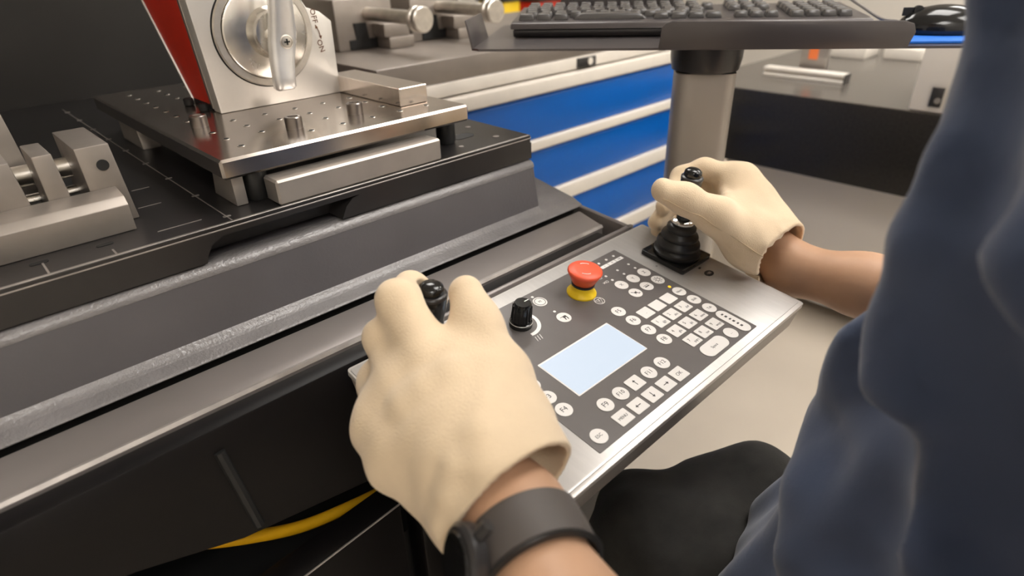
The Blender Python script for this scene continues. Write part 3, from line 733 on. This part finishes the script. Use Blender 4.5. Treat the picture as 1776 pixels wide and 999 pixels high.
lt = obj('latch', box(1.797, 1.8045, .378, .404, .750, .796, .001), 'plastic', cs); obj('latch_pin', cyl((1.7972, .386, .766), (-1, 0, 0), .007, .003, 12), 'matte', lt)
for x, y, lab in ((2.58, .86, 'small pale block far back on the granite table, left one'), (2.64, .70, 'small pale block far back on the granite table, right one')):
    t = tag(obj('gauge_block', box(x-.07, x+.07, y-.06, y+.06, .7348, .772, .003), 'grip'), lab, 'block')

# ================================================================ the operator
pe = thing('person', 'seated person in navy shirt and cream gloves gripping both joysticks', 'person', (.47, -.06, .0))
def zi(z, tab): return np.interp(z, [t[0] for t in tab], [t[1] for t in tab])
BT = [(.50, .15), (.58, .205), (.62, .210), (.70, .179), (.83, .149), (.967, .147), (1.09, .146), (1.16, .132), (1.22, .085)]
AT = [(.50, .18), (.58, .205), (.70, .20), (.95, .20), (1.05, .205), (1.12, .19), (1.17, .14), (1.22, .075)]
def torso(P, off=0.0):
    z = P[..., 2]; a = zi(z, AT)-off; b = zi(z, BT)-off
    x = P[..., 0]-.45; y = P[..., 1]+.06
    q = np.sqrt((x/a)**2 + (y/b)**2)+1e-6; g = np.sqrt((x/a**2)**2 + (y/b**2)**2)+1e-6
    d = q*(q-1)/g
    return np.maximum(d*.8, np.maximum(.50-z, z-1.215+off))
LA = dict(sh=(.262, -.085, 1.10), el=(.066, -.075, .790), wr=(0.1767, 0.1930, 0.8124), pa=(0.1893, 0.2582, 0.8272))
RA = dict(sh=(.638, -.085, 1.10), el=(.722, -.040, .785), wr=(0.7133, 0.2541, 0.7618), pa=(0.7213, 0.3076, 0.7988))
def arm(P, A):
    w = np.array(A['wr']); e = np.array(A['el']); m = e + (w-e)*.30; m2 = e + (w-e)*.72
    return chain(P, [(A['sh'], .050), (A['el'], .040), (tuple(m), .042), (tuple(m2), .0345), (A['wr'], .0300), (A['pa'], .022)], .02)
def body_f(P):
    d = torso(P, .045)
    d = smin(d, arm(P, LA), .02); d = smin(d, arm(P, RA), .02)
    d = smin(d, cone(P, (.45, -.055, 1.16), (.45, -.02, 1.26), .056, .052), .04)
    h = ellip(P, (.45, -.005, 1.345), (.075, .094, .102))
    h = smin(h, ellip(P, (.45, .030, 1.285), (.052, .058, .055)), .03)
    h = smin(h, cone(P, (.45, .086, 1.345), (.45, .106, 1.318), .009, .014), .012)
    for s in (-1, 1):
        h = smin(h, ellip(P, (.45+s*.077, -.005, 1.335), (.010, .018, .030)), .008)
        h = np.maximum(h, -(ellip(P, (.45+s*.030, .090, 1.352), (.018, .014, .011))))
    h = smin(h, ellip(P, (.45, .082, 1.284), (.023, .012, .006)), .006)
    return smin(d, h, .025)
body = sdf_obj('body', body_f, (.05, -.32, .46), (.80, .32, 1.47), .005, 'skin', pe)
for s in (-1, 1):
    e = obj('eye', lathe([(.0115*math.sin(PI*i/10), -.0115*math.cos(PI*i/10)) for i in range(11)], (.45+s*.030, .077, 1.351), n=20), 'white', body)
def hair_f(P):
    d = ellip(P, (.45, -.012, 1.352), (.083, .101, .108))
    d = np.maximum(d, -(ellip(P, (.45, .075, 1.315), (.075, .075, .085))))
    return np.maximum(d, 1.30 - P[..., 2] - .25*(P[..., 1]*-1 - .0))
sdf_obj('hair', hair_f, (.34, -.14, 1.24), (.56, .12, 1.48), .004, 'hair', body)

# shirt with hanging folds
RIDGE = [([(0.3892, 0.0898, 0.8845), (0.4361, 0.0998, 0.7904), (0.3540, 0.0807, 0.7797), (0.3277, 0.0715, 0.7518)], .012), ([(0.3075, 0.0429, 0.9118), (0.2869, 0.0243, 0.9032), (0.2732, 0.0070, 0.8966), (0.2645, -0.0077, 0.8829)], .010),
         ([(0.2779, 0.0168, 1.0059), (0.2759, 0.0118, 0.9721), (0.2739, 0.0088, 0.9328), (0.2732, 0.0070, 0.8966), (0.2705, 0.0031, 0.8592)], .014), ([(0.3986, 0.0787, 1.1207), (0.3544, 0.0675, 1.0804), (0.3374, 0.0619, 1.0355), (0.3340, 0.0601, 0.9877), (0.3303, 0.0580, 0.9433), (0.3204, 0.0521, 0.8987), (0.3078, 0.0446, 0.8485)], .005)]
DIP = [([(0.3647, 0.0739, 0.8870), (0.3186, 0.0517, 0.8753), (0.3044, 0.0414, 0.8400), (0.2933, 0.0357, 0.8065)], .022), ([(0.2868, 0.0247, 0.9778), (0.2841, 0.0210, 0.9448), (0.2796, 0.0166, 0.9171)], .025), ([(0.3477, 0.0641, 1.0882), (0.3277, 0.0559, 1.0610), (0.3144, 0.0483, 1.0305)], .016), ([(0.2659, -0.0044, 0.9467), (0.2626, -0.0092, 0.9076), (0.2617, -0.0119, 0.8780)], .025)]
def shirt_f(P):
    d = torso(P, 0)
    th = np.arctan2(P[..., 1]+.06, P[..., 0]-.45)
    low = np.clip((1.0-P[..., 2])/.35, 0, 1)
    d = d - .0045*low*np.sin(11*th + 7*P[..., 2]) - .002*np.sin(23*th - 11*P[..., 2])*low
    for pts, r in RIDGE: d = smin(d, chain(P, [(p, r*.95) for p in pts], .02), .036)
    for pts, r in DIP: d = -smin(-d, chain(P, [(p, r*.35) for p in pts], .02), .05)
    for A in (LA, RA):
        s = np.array(A['sh']); e = np.array(A['el']); d = smin(d, cone(P, A['sh'], tuple(s+(e-s)*.62), .066, .062), .03)
    z = P[..., 2]
    return np.maximum(d, .590 - z)
sdf_obj('shirt', shirt_f, (.10, -.34, .57), (.80, .24, 1.24), .0065, 'shirt', pe)

# trousers and shoes
def legs_f(P):
    d = None
    for x, kx, ky in ((.38, .422, .235), (.545, .535, .185)):
        c = chain(P, [((x, -.20, .525), .088), ((kx, .02, .535), .078), ((kx, ky, .540), .071)], .02)
        c = smin(c, chain(P, [((kx, ky, .53), .067), ((kx, ky+.02, .30), .062), ((kx, ky+.03, .115), .056)], .02), .03)
        d = c if d is None else smin(d, c, .05)
    d = smin(d, ellip(P, (.467, -.17, .545), (.185, .14, .09)), .04)
    n = .004*np.sin(60*P[..., 1]+25*P[..., 0]+2*np.sin(30*P[..., 0])) + .004*np.sin(55*P[..., 0]-40*P[..., 1]+20*P[..., 2])
    return np.maximum(d + n*.7, .085 - P[..., 2])
sdf_obj('trousers', legs_f, (.22, -.30, .06), (.70, .46, .68), .006, 'trousers', pe)
for kx, ky in ((.422, .265), (.535, .215)):
    def shoe_f(P):
        d = smin(ellip(P, (kx, ky+.07, .045), (.047, .125, .045)), cone(P, (kx, ky, .06), (kx, ky, .13), .050, .050), .03)
        return np.maximum(d, .006 - P[..., 2])
    sh = sdf_obj('shoe', shoe_f, (kx-.08, ky-.1, -.01), (kx+.08, ky+.22, .16), .005, 'plastic', pe)
    obj('sole', prism([(kx+.044*math.cos(2*PI*i/24), ky+.065+.135*math.sin(2*PI*i/24)) for i in range(24)], .001, .016, 'z', .003), 'rubber', sh)

# gloves
FN = 'FOLD'
def plane_of(a, b, c, toward):
    a, b, c = map(np.array, (a, b, c)); n = np.cross(b-a, c-a); n = n/np.linalg.norm(n)
    if n @ (np.array(toward)-a) < 0: n = -n
    return a.astype(np.float32), n.astype(np.float32)
PANEL_O = np.array((.2, .4383, .7879), np.float32); PANEL_N = np.array((0, -.14263, .98978), np.float32)
def clear(P, d, stick):
    """keep a glove clear of the stick it grips, of the bellows and of the panel face"""
    s = chain(P, stick, .002)
    d = np.maximum(d, .0006 - s)
    h = (P - PANEL_O) @ PANEL_N
    return np.where((P[..., 0] < .660) & (P[..., 0] > .195), np.maximum(d, np.where((P[..., 0] < .28) | (P[..., 0] > .585), .0078, .0022) - h), d)
LS = [((0.2441, 0.3614, 0.7828), .0322), ((0.2442, 0.3610, 0.7989), .0285), ((0.2443, 0.3597, 0.8149), .0195), ((0.2443, 0.3593, 0.8209), .0190), ((0.2444, 0.3589, 0.8299), .0143), ((0.2444, 0.3588, 0.8320), .0098), ((0.2446, 0.3576, 0.8570), .0092), ((0.2448, 0.3575, 0.8702), .0122), ((0.2449, 0.3570, 0.8812), .0130), ((0.2450, 0.3561, 0.8892), .0106)]
RS = [((0.6200, 0.3613, 0.7828), .0322), ((0.6186, 0.3590, 0.7986), .0285), ((0.6172, 0.3567, 0.8145), .0195), ((0.6168, 0.3559, 0.8204), .0190), ((0.6161, 0.3546, 0.8293), .0143), ((0.6160, 0.3543, 0.8313), .0098), ((0.6137, 0.3508, 0.8561), .0092), ((0.6124, 0.3483, 0.8729), .0124), ((0.6114, 0.3465, 0.8857), .0132), ((0.6106, 0.3449, 0.8966), .0120)]
def hollow(P, d, pl, wall=.0042, depth=.05):
    s = (P-pl[0]) @ pl[1]
    inner = np.maximum(d + wall, -(s+depth))
    return np.maximum(np.maximum(d, s), -inner)
LP = plane_of((0.1442, 0.2111, 0.8025), (0.2245, 0.1924, 0.8416), (0.1685, 0.1930, 0.8560), LA['el'])
def lhand(P):
    k = .012
    d = chain(P, [((0.1900, 0.2137, 0.8107), .027), ((0.2038, 0.2738, 0.8450), .0225), ((0.2034, 0.3081, 0.8567), .0195), ((0.2138, 0.3556, 0.8867), .0155), ((0.2385, 0.3765, 0.8787), .0128), ((0.2615, 0.3787, 0.8583), .0115)], .01)
    for f in ([((0.1783, 0.2180, 0.8060), .027), ((0.1821, 0.2866, 0.8351), .0225), ((0.1824, 0.3170, 0.8426), .0185), ((0.2001, 0.3608, 0.8561), .0150), ((0.2312, 0.3837, 0.8380), .0125), ((0.2632, 0.3804, 0.8152), .011)],
              [((0.1709, 0.2183, 0.8037), .026), ((0.1639, 0.2911, 0.8228), .022), ((0.1678, 0.3189, 0.8271), .0180), ((0.1883, 0.3615, 0.8218), .0150), ((0.2250, 0.3818, 0.8030), .012), ((0.2559, 0.3745, 0.7903), .0105)],
              [((0.1675, 0.2233, 0.7998), .024), ((0.1560, 0.2898, 0.8073), .020), ((0.1587, 0.3178, 0.8145), .0165), ((0.1863, 0.3539, 0.7950), .0135), ((0.2228, 0.3703, 0.7791), .011)]):
        d = smin(d, chain(P, f, .01), k)
    th = chain(P, [((0.2019, 0.2123, 0.8133), .024), ((0.2226, 0.2383, 0.8339), .0225), ((0.2386, 0.2704, 0.8505), .0195), ((0.2478, 0.3045, 0.8736), .0160), ((0.2554, 0.3269, 0.8878), .0138)], .012)
    d = smin(d, th, .022)
    # web between thumb and index, thenar pad and loose sleeve
    d = smin(d, cone(P, (0.2169, 0.2883, 0.8555), (0.2223, 0.2581, 0.8431), .012, .016), .03)
    d = smin(d, cone(P, (0.1915, 0.2667, 0.8308), (0.1963, 0.2254, 0.8236), .034, .036), .02)
    d = smin(d, cone(P, (0.1873, 0.2311, 0.8261), (0.1808, 0.1787, 0.8111), .0385, .0455), .03)
    return d
def wrinkle(P, seed, amp):
    a, b, c = P[..., 0]*seed, P[..., 1]*seed*1.3, P[..., 2]*seed*.8
    return amp*(np.sin(3*a+2*np.sin(2*b)+1.5*c) + .6*np.sin(5*b-3*c+2*np.sin(3*a)))
def folds(f, lst): return [([snap(f, p, -r+.0012) for p in pts], r) for pts, r in lst]
LW = folds(lhand, [([(0.1441, 0.2171, 0.8165), (0.1553, 0.2170, 0.8301), (0.1656, 0.2217, 0.8408)], .008), ([(0.1702, 0.2062, 0.8486), (0.1787, 0.2188, 0.8551)], .009), ([(0.1646, 0.2919, 0.8577), (0.1788, 0.2840, 0.8647), (0.1957, 0.2769, 0.8679)], .010)])
def lglove(P):
    d = lhand(P) + wrinkle(P, 26, .0007)
    for pts, r in LW: d = smin(d, chain(P, [(p, r) for p in pts], .004), .012)
    return clear(P, hollow(P, d, LP), LS)
lg = sdf_obj('left_glove', lglove, (.075, .10, .70), (.345, .47, .965), .0016, 'glove', pe, label='cream cotton glove on the left hand')
RP = plane_of((0.7649, 0.2606, 0.7866), (0.6520, 0.2724, 0.7518), (0.6537, 0.2625, 0.7964), RA['el'])
def rhand(P):
    d = chain(P, [((0.7223, 0.2680, 0.7747), .026), ((0.7214, 0.3179, 0.8352), .021), ((0.7149, 0.3396, 0.8599), .018), ((0.6890, 0.3751, 0.8706), .0120), ((0.6671, 0.3951, 0.8619), .0110), ((0.6441, 0.3905, 0.8501), .0105)], .01)
    for f in ([((0.7233, 0.2684, 0.7661), .026), ((0.7329, 0.3204, 0.8155), .021), ((0.7334, 0.3441, 0.8370), .0180), ((0.7071, 0.3821, 0.8444), .0120), ((0.6688, 0.4013, 0.8329), .011), ((0.6255, 0.3882, 0.8346), .0100)],
              [((0.7181, 0.2685, 0.7599), .026), ((0.7342, 0.3220, 0.7986), .020), ((0.7396, 0.3477, 0.8144), .0165), ((0.7091, 0.3861, 0.8213), .0120), ((0.6623, 0.4040, 0.8181), .011), ((0.6199, 0.3957, 0.8126), .0100)],
              [((0.7142, 0.2698, 0.7568), .024), ((0.7307, 0.3216, 0.7835), .018), ((0.7357, 0.3437, 0.7920), .0150), ((0.7112, 0.3751, 0.7949), .0110), ((0.6652, 0.3988, 0.7942), .010), ((0.6328, 0.3994, 0.7963), .0092)]):
        d = smin(d, chain(P, f, .01), .010)
    th = chain(P, [((0.6892, 0.2630, 0.7646), .024), ((0.6499, 0.2871, 0.8055), .0230), ((0.6159, 0.3148, 0.8455), .0200), ((0.5884, 0.3380, 0.8670), .0168), ((0.5682, 0.3561, 0.8784), .0135)], .012)
    d = smin(d, th, .018)
    d = smin(d, cone(P, (0.7004, 0.3274, 0.8425), (0.7042, 0.2751, 0.7907), .024, .030), .03)
    d = smin(d, cone(P, (0.6620, 0.3172, 0.8375), (0.6709, 0.2877, 0.8095), .014, .022), .04)
    d = smin(d, cone(P, (0.6974, 0.2926, 0.8032), (0.7140, 0.2442, 0.7578), .033, .0395), .02)
    return d
RW = folds(rhand, [([(0.6484, 0.2709, 0.8112), (0.6708, 0.2647, 0.8203), (0.7009, 0.2571, 0.8164)], .006), ([(0.6092, 0.2894, 0.8079), (0.6230, 0.2773, 0.7884), (0.6355, 0.2707, 0.7746)], .006), ([(0.6631, 0.3448, 0.8648), (0.6576, 0.3321, 0.8620), (0.6494, 0.3190, 0.8553)], .004)])
def rglove(P):
    d = rhand(P) + wrinkle(P, 28, .0006)
    for pts, r in RW: d = smin(d, chain(P, [(p, r) for p in pts], .004), .006)
    return clear(P, hollow(P, d, RP), RS)
rg = sdf_obj('right_glove', rglove, (.545, .20, .72), (.775, .46, .925), .0016, 'glove', pe, label='cream cotton glove on the right hand')
def seam_line(f, pts, par, r=.0007):
    Q = [Vector(snap(f, p, .0002)) for p in spline(pts, 5)]
    obj('seam', tube(Q, r, 6, sm=2), 'seam', par)
seam_line(rhand, [(0.5576, 0.3485, 0.8738), (0.5859, 0.3243, 0.8583), (0.6064, 0.2970, 0.8352), (0.6277, 0.2734, 0.8139), (0.6399, 0.2639, 0.8039)], rg)

# watch on the left wrist
wt = thing('wristwatch', 'dark wristwatch with wide grey-brown strap on the left wrist', 'watch', (0.1729, 0.1733, 0.8190))
e = Vector(LA['el']); w_ = Vector(LA['wr']); ax = (e-w_).normalized()
cn = w_ + ax*.0250
u_, v_, _ = frame_of(ax)
def ringband(r0, r1, h0, h1, c):
    return lathe([(r0, h0), (r1, h0+.001), (r1+.0004, (h0+h1)/2), (r1, h1-.001), (r0, h1), (r0, h0)], c, ax, 56)
obj('strap', ringband(.0350, .0376, -.0155, .0155, cn), 'strap', wt)
wd_ = ((0.1531, 0.1968, 0.8007) - 0*cn) if False else Vector((0.1464, 0.1858, 0.8192))
dr = wd_ - cn; dr = (dr - ax*dr.dot(ax)).normalized()
cc = cn + dr*.0362
cs_ = obj('case', lathe([(0, 0), (.0205, 0), (.0215, .002), (.0215, .008), (.0195, .0105), (.0175, .011), (0, .011)], cc, dr, 40), 'plastic', wt)
obj('crystal', lathe([(0, .0108), (.0172, .0108), (.0165, .0122), (0, .0126)], cc, dr, 40), 'gloss', cs_)
obj('crown', cyl(cc + dr*.005 - dr.cross(ax)*.0212, -dr.cross(ax), .003, .003, 14), 'matte', cs_)
for s in (-1, 1):
    t_ = dr.cross(ax)*s
    obj('lug', tube([cc + t_*.017 + dr*.004, cc + t_*.024 + dr*.002, cc + t_*.029 + dr*.000], .0040, 8), 'plastic', cs_)
obj('keeper', ringband(.0352, .0384, .0150, .0185, cn), 'rubber', wt)

# stool under the operator
sl = thing('stool', 'round black swivel stool under the seated person', 'stool', (.467, -.12, 0))
obj('seat', lathe([(0, .385), (.17, .385), (.19, .395), (.195, .415), (.18, .432), (0, .434)], (.467, -.12, 0), n=40), 'plastic', sl)
obj('column', cyl((.467, -.12, .07), (0, 0, 1), .025, .316, 20), 'steel_side', sl)
for q in range(5):
    a = 2*PI*q/5 + .3; d = Vector((math.cos(a), math.sin(a), 0)); c = Vector((.467, -.12, .075))
    obj('leg', tube([c, c + d*.14, c + d*.24 - Vector((0, 0, .012))], lambda t: .022-.008*t, 8, sm=3), 'plastic', sl)
    obj('caster', cyl(c + d*.235 + Vector((-d.y, d.x, 0))*-.012 - Vector((0, 0, .047)), (-d.y, d.x, 0), .027, .024, 18), 'rubber', sl)
